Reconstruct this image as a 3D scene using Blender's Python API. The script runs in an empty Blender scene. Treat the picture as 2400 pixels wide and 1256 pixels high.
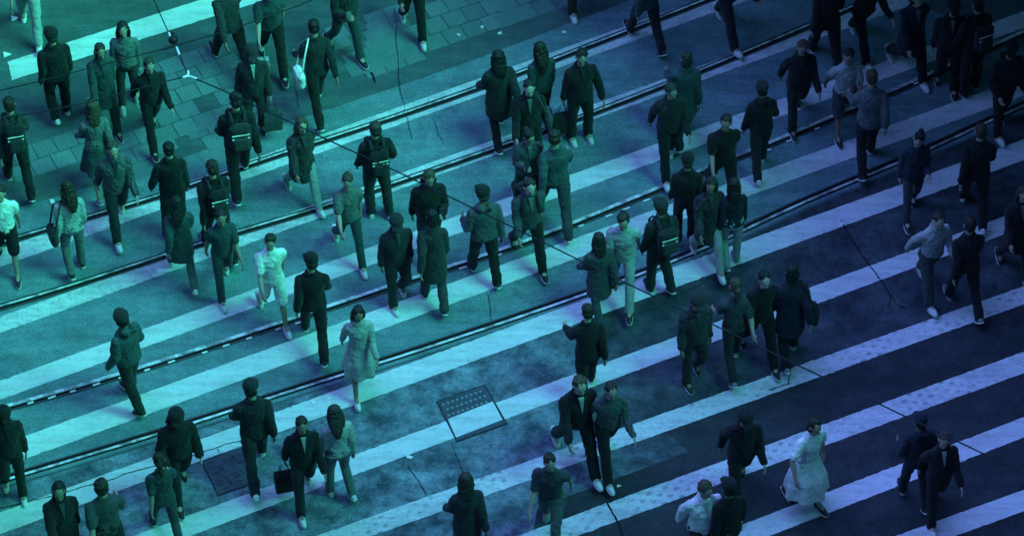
import bpy, math, random
from mathutils import Vector, Matrix, noise
R = math.radians
random.seed(7)
SC = bpy.context.scene
COL = SC.collection

# ------------------------------------------------------------------ camera
F_PX, ALPHA, DIST = 10000.0, R(47.0), 57.8          # focal length in photo pixels, look-down angle, metres to the road
TH = math.atan(.36/math.sin(ALPHA))                  # the street's direction on the ground
CAM_LOC = Vector((0, -DIST*math.cos(ALPHA), DIST*math.sin(ALPHA)))
cam = bpy.data.cameras.new("camera"); camo = bpy.data.objects.new("camera", cam); COL.objects.link(camo)
cam.sensor_width = 36.0; cam.lens = F_PX/2400*36.0; cam.clip_end = 5000
camo.location = CAM_LOC; camo.rotation_euler = (math.pi/2-ALPHA, 0, 0)
SC.camera = camo
SC.render.resolution_x, SC.render.resolution_y = 1024, 535

# ------------------------------------------------------------------ light
SUN_EL, SUN_AZ = R(47), R(-22)                      # azimuth measured from +x towards +y
W = bpy.data.worlds.new("World"); SC.world = W; W.use_nodes = True
wn = W.node_tree; bg = wn.nodes['Background']
def wnode(t, **k):
    o = wn.nodes.new(t)
    for a, v in k.items(): setattr(o, a, v)
    return o
sky = wnode('ShaderNodeTexSky', sky_type='NISHITA', sun_disc=False)
sky.sun_elevation = SUN_EL; sky.sun_rotation = math.pi/2-SUN_AZ; sky.dust_density = 0.3
# dusk sky: deep blue all round, a violet twilight glow on one side
GLOW = Vector((-.62, .38, .68)).normalized()
tc = wnode('ShaderNodeTexCoord')
dot = wnode('ShaderNodeVectorMath', operation='DOT_PRODUCT'); dot.inputs[1].default_value = GLOW; wn.links.new(tc.outputs['Generated'], dot.inputs[0])
ramp = wnode('ShaderNodeValToRGB'); e = ramp.color_ramp.elements
e[0].position = .45; e[0].color = (.02, .05, .09, 1); e[1].position = .95; e[1].color = (2.75, 2.85, 4.8, 1)
wn.links.new(dot.outputs['Value'], ramp.inputs[0])
tint = wnode('ShaderNodeMix', data_type='RGBA', blend_type='MULTIPLY'); tint.inputs[0].default_value = 1
wn.links.new(sky.outputs[0], tint.inputs[6]); wn.links.new(ramp.outputs[0], tint.inputs[7]); wn.links.new(tint.outputs[2], bg.inputs[0])
bg.inputs[1].default_value = 0.10
sd = bpy.data.lights.new("sun", 'SUN'); so = bpy.data.objects.new("sun", sd); COL.objects.link(so)
sd.energy = 1.5; sd.angle = R(40); sd.color = (0.08, 1.0, 0.66)
d = Vector((math.cos(SUN_EL)*math.cos(SUN_AZ), math.cos(SUN_EL)*math.sin(SUN_AZ), math.sin(SUN_EL)))
so.rotation_euler = d.to_track_quat('Z', 'Y').to_euler()
VS = SC.view_settings
VS.view_transform = 'Standard'; VS.look = 'None'; VS.gamma = 1; VS.exposure = 2.08
SC.render.engine = 'CYCLES'

# ------------------------------------------------------------------ helpers
def P(px, py, z=0.0):
    """the point at height z that lies under a pixel of the 2400 x 1256 photograph"""
    v = Vector(((px-1200)/F_PX, -(py-628)/F_PX, -1.0))
    v = Matrix.Rotation(math.pi/2-ALPHA, 3, 'X') @ v
    t = (z-CAM_LOC.z)/v.z
    return CAM_LOC + v*t

def tag(o, label=None, cat=None, group=None, kind=None):
    if label: o['label'] = label
    if cat: o['category'] = cat
    if group: o['group'] = group
    if kind: o['kind'] = kind
    return o

def empty(name, loc, rz=0):
    o = bpy.data.objects.new(name, None); COL.objects.link(o)
    o.location = loc; o.rotation_euler = (0, 0, rz); o.empty_display_size = .2
    return o

class MB:
    def __init__(s): s.v = []; s.f = []
    def ring(s, pts):
        i = len(s.v); s.v += [tuple(p) for p in pts]; return list(range(i, i+len(pts)))
    def bridge(s, a, b):
        n = len(a)
        for k in range(n): s.f.append((a[k], a[(k+1) % n], b[(k+1) % n], b[k]))
    def loft(s, rings):
        rs = [s.ring(r) for r in rings]
        for a, b in zip(rs, rs[1:]): s.bridge(a, b)
        s.f.append(tuple(reversed(rs[0]))); s.f.append(tuple(rs[-1]))
    def ell(s, c, rx, ry, rz, n=16, m=9, mat=None):
        rings = []
        for j in range(m+1):
            t = -math.pi/2+math.pi*(j+.25)/(m+.5)
            rings.append([(rx*math.cos(t)*math.cos(2*math.pi*k/n), ry*math.cos(t)*math.sin(2*math.pi*k/n), rz*math.sin(t)) for k in range(n)])
        c = Vector(c)
        s.loft([[c+(mat @ Vector(p) if mat else Vector(p)) for p in r] for r in rings])
    def tube(s, pts, rad, n=12, flat=1.0, cap=True):
        """round tube through pts; flat squeezes it along its local second axis"""
        pts = [Vector(p) for p in pts]
        if not isinstance(rad, (list, tuple)): rad = [rad]*len(pts)
        T = []
        for i in range(len(pts)):
            a = pts[max(i-1, 0)]; b = pts[min(i+1, len(pts)-1)]; T.append((b-a).normalized())
        P2 = list(pts); R2 = list(rad); T2 = list(T)
        if cap:
            P2 = [pts[0]-T[0]*rad[0]*.85, pts[0]-T[0]*rad[0]*.55]+P2+[pts[-1]+T[-1]*rad[-1]*.55, pts[-1]+T[-1]*rad[-1]*.85]
            R2 = [rad[0]*.4, rad[0]*.83]+R2+[rad[-1]*.83, rad[-1]*.4]; T2 = [T[0]]*2+T2+[T[-1]]*2
        up = Vector((1, 0, 0)) if abs(T[0].x) < .8 else Vector((0, 0, 1))
        rings = []
        for p, r, t in zip(P2, R2, T2):
            u = (up-t*up.dot(t)).normalized(); w = t.cross(u)
            rings.append([p+u*(r*math.cos(2*math.pi*k/n))+w*(r*flat*math.sin(2*math.pi*k/n)) for k in range(n)])
        s.loft(rings)
    def box(s, c, x, y, z, mat=None, bev=0.0):
        c = Vector(c); h = (x/2, y/2, z/2)
        def rect(xx, yy, zz):
            b = bev
            pts = [(-xx+b, -yy), (xx-b, -yy), (xx, -yy+b), (xx, yy-b), (xx-b, yy), (-xx+b, yy), (-xx, yy-b), (-xx, -yy+b)] if b else [(-xx, -yy), (xx, -yy), (xx, yy), (-xx, yy)]
            return [c+(mat @ Vector((p[0], p[1], zz)) if mat else Vector((p[0], p[1], zz))) for p in pts]
        if bev:
            s.loft([rect(h[0]-bev, h[1]-bev, -h[2]), rect(h[0], h[1], -h[2]+bev), rect(h[0], h[1], h[2]-bev), rect(h[0]-bev, h[1]-bev, h[2])])
        else: s.loft([rect(h[0], h[1], -h[2]), rect(h[0], h[1], h[2])])
    def quad(s, a, b, c, d):
        i = len(s.v); s.v += [tuple(a), tuple(b), tuple(c), tuple(d)]; s.f.append((i, i+1, i+2, i+3))
    def mesh(s, name):
        me = bpy.data.meshes.new(name); me.from_pydata(s.v, [], s.f); me.update(); return me
    def build(s, name, mat, parent=None, smooth=False):
        me = s.mesh(name)
        if smooth: me.shade_smooth()
        return link(name, me, mat, parent)

def link(name, me, mat, parent=None):
    if mat and not me.materials: me.materials.append(mat)
    o = bpy.data.objects.new(name, me); COL.objects.link(o)
    if parent: o.parent = parent
    return o

TEX = {}
def clouds(size):
    if size not in TEX:
        t = bpy.data.textures.new("fold_noise", 'CLOUDS'); t.noise_scale = size; t.noise_depth = 2; TEX[size] = t
    return TEX[size]

def organic(mb, name, voxel=.013, smooth=4, folds=0.0, fsize=.09):
    """melt the overlapping volumes of mb into one continuous skin"""
    me = mb.mesh(name); o = bpy.data.objects.new(name, me); COL.objects.link(o)
    m = o.modifiers.new('r', 'REMESH'); m.mode = 'VOXEL'; m.voxel_size = voxel
    m = o.modifiers.new('s', 'SMOOTH'); m.factor = .5; m.iterations = smooth
    if folds:
        for sz, k in ((fsize*1.3, 1.1), (fsize*.42, .55)):
            m = o.modifiers.new('d', 'DISPLACE'); m.texture = clouds(sz); m.strength = folds*k; m.mid_level = .5; m.texture_coords = 'LOCAL'
    dg = bpy.context.evaluated_depsgraph_get(); ev = o.evaluated_get(dg)
    out = bpy.data.meshes.new_from_object(ev); out.name = name; out.shade_smooth()
    bpy.data.objects.remove(o); bpy.data.meshes.remove(me)
    return out

# ------------------------------------------------------------------ materials
def material(name, col, rough=.8, metal=0.0, spec=.3):
    m = bpy.data.materials.new(name); m.use_nodes = True
    b = m.node_tree.nodes['Principled BSDF']
    b.inputs['Base Color'].default_value = (*col, 1); b.inputs['Roughness'].default_value = rough
    b.inputs['Metallic'].default_value = metal; b.inputs['Specular IOR Level'].default_value = spec
    return m
class NT:
    def __init__(s, m): s.t = m.node_tree; s.b = s.t.nodes['Principled BSDF']
    def n(s, typ, **k):
        o = s.t.nodes.new(typ)
        for a, v in k.items(): setattr(o, a, v)
        return o
    def l(s, a, b): s.t.links.new(a, b)
    def coord(s):
        if not hasattr(s, 'tc'): s.tc = s.n('ShaderNodeNewGeometry').outputs['Position']
        return s.tc
    def noise(s, scale, detail=4, rough=.6, vec=None):
        o = s.n('ShaderNodeTexNoise'); o.inputs['Scale'].default_value = scale; o.inputs['Detail'].default_value = detail; o.inputs['Roughness'].default_value = rough
        s.l(vec if vec else s.coord(), o.inputs['Vector']); return o.outputs['Fac']
    def ramp(s, fac, stops):
        o = s.n('ShaderNodeValToRGB'); e = o.color_ramp.elements
        while len(e) < len(stops): e.new(.5)
        for q, (p, c) in zip(e, stops):
            q.position = p; q.color = (*c, 1) if len(c) == 3 else c
        s.l(fac, o.inputs[0]); return o.outputs[0]
    def mix(s, fac, a, b, blend='MIX'):
        o = s.n('ShaderNodeMix'); o.data_type = 'RGBA'; o.blend_type = blend
        for sock, v in ((o.inputs[0], fac), (o.inputs[6], a), (o.inputs[7], b)):
            if isinstance(v, (int, float)): sock.default_value = v
            elif isinstance(v, tuple): sock.default_value = (*v, 1)
            else: s.l(v, sock)
        return o.outputs[2]
    def bump(s, h, strength=.3, dist=.01):
        o = s.n('ShaderNodeBump'); o.inputs['Strength'].default_value = strength; o.inputs['Distance'].default_value = dist
        s.l(h, o.inputs['Height']); s.l(o.outputs[0], s.b.inputs['Normal'])
def g(v): return (v, v, v)

def street(t, along=1.0, across=1.0):
    """ground position turned to run along the street"""
    mp = t.n('ShaderNodeMapping'); mp.inputs['Rotation'].default_value = (0, 0, -TH); mp.inputs['Scale'].default_value = (along, across, 1)
    t.l(t.coord(), mp.inputs['Vector']); return mp.outputs[0]
def road_mat(name, dark, light, stain, big=1.2):
    m = material(name, dark, .88); t = NT(m)
    a = t.ramp(t.noise(big, 8, .72), [(.36, dark), (.64, light)])
    blot = t.ramp(t.noise(4.2, 7, .8), [(.46, g(0)), (.60, g(1))])
    a = t.mix(t.ramp(blot, [(0, g(0)), (1, g(.6))]), a, stain)
    wear = t.ramp(t.noise(2.2, 5, .7, street(t, .25, 1.6)), [(.35, g(.75)), (.65, g(1.22))])
    a = t.mix(.9, a, wear, 'MULTIPLY')
    oil = t.ramp(t.noise(1.1, 3, .5), [(.64, g(1)), (.74, g(.55))]); a = t.mix(.8, a, oil, 'MULTIPLY')
    grain = t.ramp(t.noise(60, 5, .85), [(.32, g(.35)), (.5, g(1)), (.68, g(1.9))])
    a = t.mix(.85, a, grain, 'MULTIPLY')
    speck = t.ramp(t.noise(26, 2, .5), [(.70, g(0)), (.76, g(.5))]); a = t.mix(speck, a, tuple(min(1, v*1.5+.05) for v in light))
    t.l(a, t.b.inputs['Base Color'])
    t.bump(t.noise(60, 5, .8), .8, .012)
    return m
M = {}
M['asphalt'] = road_mat('asphalt', (.06, .095, .105), (.085, .13, .145), (.045, .075, .085))
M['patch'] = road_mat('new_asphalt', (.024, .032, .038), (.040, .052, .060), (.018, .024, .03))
M['trackbed'] = road_mat('trackbed_asphalt', (.105, .185, .212), (.165, .265, .30), (.085, .145, .17), .9)
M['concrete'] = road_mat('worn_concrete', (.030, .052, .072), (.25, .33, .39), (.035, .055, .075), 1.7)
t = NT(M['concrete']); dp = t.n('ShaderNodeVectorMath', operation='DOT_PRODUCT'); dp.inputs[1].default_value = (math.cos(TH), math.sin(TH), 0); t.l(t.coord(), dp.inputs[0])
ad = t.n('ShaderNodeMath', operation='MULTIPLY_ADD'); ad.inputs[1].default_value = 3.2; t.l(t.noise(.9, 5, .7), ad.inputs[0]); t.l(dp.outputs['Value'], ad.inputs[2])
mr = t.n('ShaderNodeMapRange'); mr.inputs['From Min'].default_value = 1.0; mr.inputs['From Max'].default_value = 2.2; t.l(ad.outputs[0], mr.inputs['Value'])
base = t.b.inputs['Base Color'].links[0].from_socket; t.l(t.mix(mr.outputs[0], base, t.mix(.72, base, (.012, .016, .021))), t.b.inputs['Base Color'])   # concrete turns unevenly darker towards the right end
def paint_mat(name, wear):
    m = material(name, (.6, .62, .64), .7); t = NT(m)
    a = t.ramp(t.noise(1.7, 6, .75), [(.3, (.54, .60, .63)), (.7, (.72, .76, .79))])
    dirt = t.ramp(t.noise(3.5, 6, .75, street(t, .3, 2.2)), [(.45, g(1)), (.68, g(.6))]); a = t.mix(.5+.4*wear, a, dirt, 'MULTIPLY')
    sc = t.ramp(t.noise(13, 7, .85), [(.53-wear*.05, g(0)), (.66, g(.2+wear*.5))])
    a = t.mix(sc, a, (.14, .19, .23))
    chip = t.ramp(t.noise(30, 6, .9), [(.63-.05*wear, g(0)), (.67-.05*wear, g(.9))])
    a = t.mix(chip, a, (.085, .125, .15))
    t.l(a, t.b.inputs['Base Color']); t.bump(t.noise(60, 5, .8), .6, .006)
    return m
def tread(m, ku=13.0, kv=20.0):
    """rows of lozenge tyre-tread scuffs worn into the paint"""
    t = NT(m); sx = t.n('ShaderNodeSeparateXYZ'); t.l(street(t), sx.inputs[0]); pr = None
    for sock, k in (('X', ku), ('Y', kv)):
        a = t.n('ShaderNodeMath', operation='MULTIPLY'); a.inputs[1].default_value = k*2; t.l(sx.outputs[sock], a.inputs[0])
        b = t.n('ShaderNodeMath', operation='SINE'); t.l(a.outputs[0], b.inputs[0])
        if pr is None: pr = b.outputs[0]
        else:
            c = t.n('ShaderNodeMath', operation='MULTIPLY'); t.l(pr, c.inputs[0]); t.l(b.outputs[0], c.inputs[1]); pr = c.outputs[0]
    h = t.n('ShaderNodeMath', operation='MULTIPLY'); h.inputs[1].default_value = .55; t.l(pr, h.inputs[0]); pr = h.outputs[0]
    d = t.n('ShaderNodeMath', operation='ADD'); t.l(pr, d.inputs[0]); t.l(t.noise(17, 6, .9), d.inputs[1])
    f = t.ramp(d.outputs[0], [(.74, g(0)), (.86, g(1))])
    mk = t.ramp(t.noise(1.6, 4, .6), [(.48, g(0)), (.60, g(.6))])
    f = t.mix(1.0, f, mk, 'MULTIPLY'); base = t.b.inputs['Base Color'].links[0].from_socket
    t.l(t.mix(f, base, (.13, .17, .21)), t.b.inputs['Base Color']); return m
M['paint_tread'] = tread(paint_mat('tyre_scuffed_paint', .7))
M['paint'] = paint_mat('road_paint', .35); M['paint_worn'] = paint_mat('worn_road_paint', 1.0)
m = material('paving_setts', (.1, .14, .16), .8); t = NT(m)
oi = t.n('ShaderNodeNewGeometry'); rnd = oi.outputs['Random Per Island']
a = t.ramp(rnd, [(0, (.10, .165, .18)), (1, (.135, .215, .23))])
a = t.mix(.7, a, t.ramp(t.noise(30, 5, .7), [(.3, g(.6)), (.7, g(1.25))]), 'MULTIPLY'); t.l(a, t.b.inputs['Base Color']); t.bump(t.noise(60, 3), .3, .005)
M['setts'] = m
M['groove'] = material('rail_groove', (.006, .008, .009), .9)
m = material('rail_steel', (.45, .5, .52), .28, .25); t = NT(m)
t.l(t.ramp(t.noise(4, 5, .7), [(.40, (.22, .26, .28)), (.56, (.82, .85, .86))]), t.b.inputs['Base Color'])  # pale diffuse steel tone puts the glints into the colour
t.l(t.ramp(t.noise(6, 4), [(.3, g(.22)), (.7, g(.5))]), t.b.inputs['Roughness']); M['rail'] = m
M['lip'] = material('rail_lip', (.12, .14, .15), .5, .6)
M['crack'] = material('crack_dirt', (.008, .01, .012), .95)
m = material('cast_iron', (.035, .045, .05), .6, .3); t = NT(m); t.bump(t.noise(35, 4, .7), .7, .01)
t.l(t.ramp(t.noise(18, 5, .8), [(.3, (.03, .045, .055)), (.7, (.09, .12, .14))]), t.b.inputs['Base Color']); M['iron'] = m
M['iron2'] = material('worn_iron', (.22, .28, .31), .5, .3)
M['frame_dark'] = material('cover_seam', (.025, .035, .042), .9)
M['wire'] = material('wire_black', (.006, .008, .009), .6)
M['ceramic'] = material('ceramic_white', (.72, .74, .74), .35)
M['chip_white'] = material('white_flake', (.75, .77, .78), .6)
def wall_mat(name, c):
    m = material(name, c, .85); t = NT(m)
    t.l(t.mix(.6, c, t.ramp(t.noise(.8, 6, .7), [(.3, g(.7)), (.7, g(1.2))]), 'MULTIPLY'), t.b.inputs['Base Color']); return m
M['wall'] = wall_mat('render_grey', (.16, .17, .18)); M['conc'] = wall_mat('bridge_concrete', (.2, .2, .2))
#
M['glass'] = material('window_glass', (.02, .025, .03), .1); M['frame'] = material('window_frame', (.08, .08, .085), .5, .5)

# ------------------------------------------------------------------ the ground
U = Vector((math.cos(TH), math.sin(TH), 0)); N = Vector((-math.sin(TH), math.cos(TH), 0))
def sheet(name, pts, mat, z, jit=0.0, kind='structure', seg=.12):
    """flat polygon on the ground; a jitter makes its outline ragged"""
    out = []
    for i, a in enumerate(pts):
        b = pts[(i+1) % len(pts)]; n = max(1, int((b-a).length/seg)) if jit else 1
        for k in range(n):
            p = a.lerp(b, k/n)
            if jit:
                q = noise.noise_vector(p*7.0)*jit*.3+noise.noise_vector(p*19)*jit*1.1*abs(noise.noise(p*2.3))*2+noise.noise_vector(p*61)*jit*.35
                p = p+Vector((q.x, q.y, 0))
            out.append((p.x, p.y, z))
    me = bpy.data.meshes.new(name); me.from_pydata(out, [], [tuple(range(len(out)))]); me.update()
    if me.polygons[0].normal.z < 0: me.flip_normals()
    return tag(link(name, me, mat), kind=kind)
mb = MB(); B = 600; mb.quad((-B, -B, 0), (B, -B, 0), (B, B, 0), (-B, B, 0)); tag(mb.build('road', M['asphalt']), kind='structure')

def line(pts):
    """least-squares straight line through pixels -> function y(x)"""
    n = len(pts); sx = sum(p[0] for p in pts)/n; sy = sum(p[1] for p in pts)/n
    k = sum((p[0]-sx)*(p[1]-sy) for p in pts)/sum((p[0]-sx)**2 for p in pts)
    return lambda x: sy+k*(x-sx)
# rails measured in the photograph (they bend gently)
RAILS = [
 [(-160, 622), (80, 547), (370, 465), (445, 437), (700, 349), (800, 320), (1175, 192), (1345, 124), (1600, 26), (1850, -74)],
 [(-160, 768), (0, 722), (200, 664), (430, 586), (560, 546), (780, 482), (920, 434), (1210, 334), (1350, 283), (1600, 187), (1800, 104), (1910, 58), (2150, -46)],
 [(-160, 1006), (0, 962), (280, 884), (520, 806), (700, 748), (980, 652), (1240, 572), (1420, 496), (1600, 424), (1800, 342), (1980, 268), (2200, 170), (2400, 80), (2560, 8)],
 [(-160, 1176), (0, 1124), (400, 1008), (640, 926), (850, 862), (1150, 764), (1530, 634), (1740, 540), (1900, 462), (2110, 380), (2280, 300), (2400, 246), (2560, 172)]]
def spline(pts, n=8):
    """Catmull-Rom through ground points"""
    w = [P(*p) for p in pts]; out = []
    for i in range(len(w)-1):
        p0 = w[max(i-1, 0)]; p1 = w[i]; p2 = w[i+1]; p3 = w[min(i+2, len(w)-1)]
        for k in range(n):
            t = k/n
            out.append(.5*((2*p1)+(p2-p0)*t+(2*p0-5*p1+4*p2-p3)*t*t+(3*p1-p0-3*p2+p3)*t**3))
    out.append(w[-1])
    for _ in range(40): out = [out[0]]+[(out[i-1]+out[i]*2+out[i+1])/4 for i in range(1, len(out)-1)]+[out[-1]]
    return out
RW = [spline(r) for r in RAILS]
def ribbon(mb, path, o0, o1, z):
    rs = []
    for i, p in enumerate(path):
        t = (path[min(i+1, len(path)-1)]-path[max(i-1, 0)]).normalized(); nn = Vector((-t.y, t.x, 0))
        a = p+nn*o0; b = p+nn*o1; rs.append(((a.x, a.y, z), (b.x, b.y, z)))
    for (a, b), (c, d2) in zip(rs, rs[1:]): mb.quad(b, a, c, d2)
def bar(mb, path, o0, o1, z0, z1):
    rings = []
    for i, p in enumerate(path):
        t = (path[min(i+1, len(path)-1)]-path[max(i-1, 0)]).normalized(); nn = Vector((-t.y, t.x, 0))
        a = p+nn*o0; b = p+nn*o1
        rings.append([(a.x, a.y, z0), (b.x, b.y, z0), (b.x, b.y, z1), (a.x, a.y, z1)])
    mb.loft(rings)
def strip_between(name, A, B_, offa, offb, mat, z):
    n = min(len(A), len(B_)); mb = MB(); rs = []
    for k in range(40):
        a = A[int(k/39*(len(A)-1))]; b = B_[int(k/39*(len(B_)-1))]
        rs.append((a+N*offa, b+N*offb))
    for (a, b), (c, d2) in zip(rs, rs[1:]): mb.quad((a.x, a.y, z), (c.x, c.y, z), (d2.x, d2.y, z), (b.x, b.y, z))
    me = mb.mesh(name)
    if me.polygons[0].normal.z < 0: me.flip_normals()
    return tag(link(name, me, mat), kind='structure')
strip_between('tram_track_bed', RW[0], RW[3], .55, -.12, M['trackbed'], .004)
# concrete carriageway below the tracks
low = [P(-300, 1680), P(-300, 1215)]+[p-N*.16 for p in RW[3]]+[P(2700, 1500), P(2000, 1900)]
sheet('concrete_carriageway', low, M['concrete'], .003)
# darker asphalt repairs
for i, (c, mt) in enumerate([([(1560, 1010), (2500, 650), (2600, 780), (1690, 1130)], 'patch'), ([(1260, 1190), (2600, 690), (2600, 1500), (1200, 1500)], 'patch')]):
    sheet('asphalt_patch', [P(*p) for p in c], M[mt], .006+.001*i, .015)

# crossing stripes: upper edge, lower edge (pixels), x from, x to, paint
STR = [
 ([(20, 146), (450, 8)], [(28, 190), (490, 44)], 18, 1000, 'paint'),
 ([(75, 556), (385, 453), (800, 298), (1140, 180)], [(75, 599), (385, 491), (800, 342), (1140, 221), (1600, 57)], -140, 1850, 'paint_worn'),
 ([(0, 740), (390, 608), (795, 458), (1210, 311), (1600, 172), (1910, 60)], [(0, 782), (400, 640), (770, 500), (1210, 347), (1640, 197), (1910, 92)], -140, 2120, 'paint_worn'),
 ([(0, 893), (250, 810), (615, 670), (890, 567), (1320, 415), (1555, 335), (1945, 196), (2130, 125)], [(0, 935), (260, 848), (625, 713), (950, 590), (1320, 457), (1565, 370), (2150, 160)], -140, 2560, 'paint'),
 ([(50, 1023), (350, 918), (600, 834), (800, 758), (1315, 570), (1490, 505), (2015, 318), (2290, 226)], [(90, 1062), (400, 955), (800, 813), (1250, 642), (1510, 543), (1675, 484), (2010, 370), (2290, 270)], -140, 2560, 'paint'),
 ([(0, 1200), (255, 1116), (460, 1035), (800, 906), (1200, 760), (1730, 570), (1970, 485), (2250, 388)], [(0, 1250), (255, 1163), (635, 1018), (800, 958), (1200, 820), (1600, 670), (1970, 528), (2260, 430)], -140, 2560, 'paint'),
 ([(400, 1225), (710, 1110), (1060, 980), (1360, 873), (1600, 785), (1900, 678), (2125, 590)], [(530, 1228), (800, 1123), (1065, 1025), (1375, 913), (1600, 828), (1900, 718), (2135, 633)], 100, 2560, 'paint'),
 ([(800, 1235), (1060, 1138), (1305, 1063), (1450, 1008), (1600, 953), (1850, 868), (2100, 778), (2400, 668)], [(875, 1256), (1130, 1163), (1435, 1058), (1600, 1000), (1850, 905), (2125, 813), (2400, 715)], 400, 2600, 'paint_tread'),
 ([(1210, 1256), (1335, 1213), (1600, 1115), (2020, 963), (2400, 825)], [(1325, 1262), (1600, 1170), (1855, 1075), (2400, 873)], 900, 2600, 'paint_tread'),
 ([(1795, 1210), (2125, 1080), (2235, 1040), (2400, 980)], [(1920, 1213), (2125, 1130), (2235, 1087), (2400, 1028)], 1500, 2600, 'paint'),
 ([(2100, 1256), (2400, 1148)], [(2240, 1256), (2400, 1198)], 1900, 2600, 'paint'),
 ([(2390, 1330), (2600, 1254)], [(2390, 1376), (2600, 1300)], 2200, 2800, 'paint')]
RAILGAP = .055
for i, (ue, le, x0, x1, mt) in enumerate(STR):
    u, l = line(ue), line(le)
    w = 14 if i else 10
    sheet('crossing_stripe', [P(x0, u(x0)), P(x1, u(x1)), P(x1+w, l(x1+w)), P(x0+w, l(x0+w))], M[mt], .011, .014, seg=.035)

# tram rails: a polished running head beside a dark flange groove
LAB = ['farthest tram rail, running through a worn white stripe', 'second tram rail from the top with broken paint beside it',
       'polished tram rail with small white flecks along its lower side', 'nearest tram rail along the edge of the mottled concrete']
for i, path in enumerate(RW):
    r = empty('tram_rail', path[len(path)//2]); inv = r.location
    loc = [p-inv for p in path]; sg = -1 if i == 3 else 1; hw = (.028, .03, .052, .036)[i]
    a = MB(); ribbon(a, loc, -.066, .066, .0145); a.build('groove', M['groove'], r)
    b = MB(); bar(b, loc, min(sg*.008, sg*(.008+hw)), max(sg*.008, sg*(.008+hw)), .0, .021); b.build('rail_head', M['rail'], r, False)
    b = MB(); bar(b, loc, min(-sg*.058, -sg*.046), max(-sg*.058, -sg*.046), .0, .019); b.build('guard_lip', M['lip'], r, False)
    tag(r, LAB[i], 'rail', 'tram rails across the crossing')

# small white flecks beside the third rail
FL = [(3, 966), (72, 946), (122, 933), (171, 919), (226, 903), (286, 886), (345, 869), (402, 850), (480, 828), (530, 812), (584, 795), (652, 774), (700, 759), (1085, 630), (1170, 600),
      (1362, 532), (1427, 508), (1467, 492), (1515, 472), (1800, 355), (1852, 332), (1915, 304), (2150, 197)]
for k, (x, y) in enumerate(FL):
    p = P(x, y)+N*.0; q = bpy.data.meshes.new('rail_clip')
    a = MB(); a.box((0, 0, 0), .075+.05*random.random(), .028, .010, bev=.003)
    o = a.build('rail_clip', M['chip_white'], None); o.location = (p.x, p.y, .023); o.rotation_euler = (0, 0, TH)
    tag(o, 'small white clip on the lower side of the polished tram rail', 'clip', 'white clips along the polished rail')

# block paving far side
setts = MB(); rnd = random.Random(3)
def sett_area(corners, name):
    pass
for (cx, cy, nu, nv) in [(455, 195, 5, 5), (540, 300, 3, 3), (1010, 45, 9, 3), (880, 85, 4, 4), (130, 340, 4, 2), (1330, -60, 8, 3), (330, 340, 3, 3)]:
    c0 = P(cx, cy)
    for iu in range(nu):
        for iv in range(nv):
            if rnd.random() < .13: continue
            s = .30
            p = c0+U*((iu-nu/2)*s*1.02+(iv % 2)*.15)+N*((iv-nv/2)*s*1.02)
            i0 = p-U*s*.485-N*s*.485
            zz = .0065+rnd.random()*.003
            q = [p+U*(a*s*.485)+N*(b*s*.485) for a, b in ((-1, -1), (1, -1), (1, 1), (-1, 1))]
            setts.quad(*[(v.x, v.y, zz) for v in q])
tag(setts.build('paving_setts', M['setts']), kind='structure')

# cracks
def crack(name, pts, w, z=.0165, wob=.02):
    path = []
    ws = [P(*p) for p in pts]
    for a, b in zip(ws, ws[1:]):
        n = max(2, int((b-a).length/.04))
        for k in range(n):
            p = a.lerp(b, k/n); v = noise.noise_vector(p*6.0)*wob+noise.noise_vector(p*25.0)*wob*.6; path.append(p+Vector((v.x, v.y, 0)))
    path.append(ws[-1]); mb = MB(); rs = []
    for i, p in enumerate(path):
        t = (path[min(i+1, len(path)-1)]-path[max(i-1, 0)]).normalized(); nn = Vector((-t.y, t.x, 0))
        ww = w*(.45+.9*abs(noise.noise(p*13.0))); rs.append((p-nn*ww, p+nn*ww))
    for (a, b), (c, d2) in zip(rs, rs[1:]): mb.quad((a.x, a.y, z), (c.x, c.y, z), (d2.x, d2.y, z), (b.x, b.y, z))
    tag(mb.build(name, M['crack']), kind='structure')
for pts, w in [([(1970, 520), (2005, 575), (2035, 620), (2062, 655)], .014), ([(2062, 655), (2085, 690), (2100, 715), (2120, 722)], .010), ([(2085, 690), (2085, 722)], .007),
               ([(0, 1192), (110, 1166), (250, 1127), (330, 1101), (430, 1078), (500, 1052), (560, 1034), (610, 1022)], .010), ([(510, 1050), (515, 1062)], .008), ([(563, 1034), (568, 1050)], .008),
               ([(1853, 868), (1850, 885), (1850, 900), (1800, 916)], .012), ([(1423, 1178), (1440, 1210), (1462, 1262)], .016), ([(1366, 1045), (1375, 1060), (1368, 1075)], .009),
               ([(1145, 690), (1152, 752)], .006), ([(1060, 1040), (1085, 1110)], .005), ([(665, 140), (690, 175), (700, 258)], .006), ([(925, 20), (935, 200), (965, 330)], .006),
               ([(1015, 280), (1040, 340)], .005), ([(960, 1095), (1000, 1160)], .008), ([(1700, 640), (1600, 688)], .006), ([(870, 170), (880, 195)], .02)]:
    crack('road_crack', pts, w)

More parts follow.
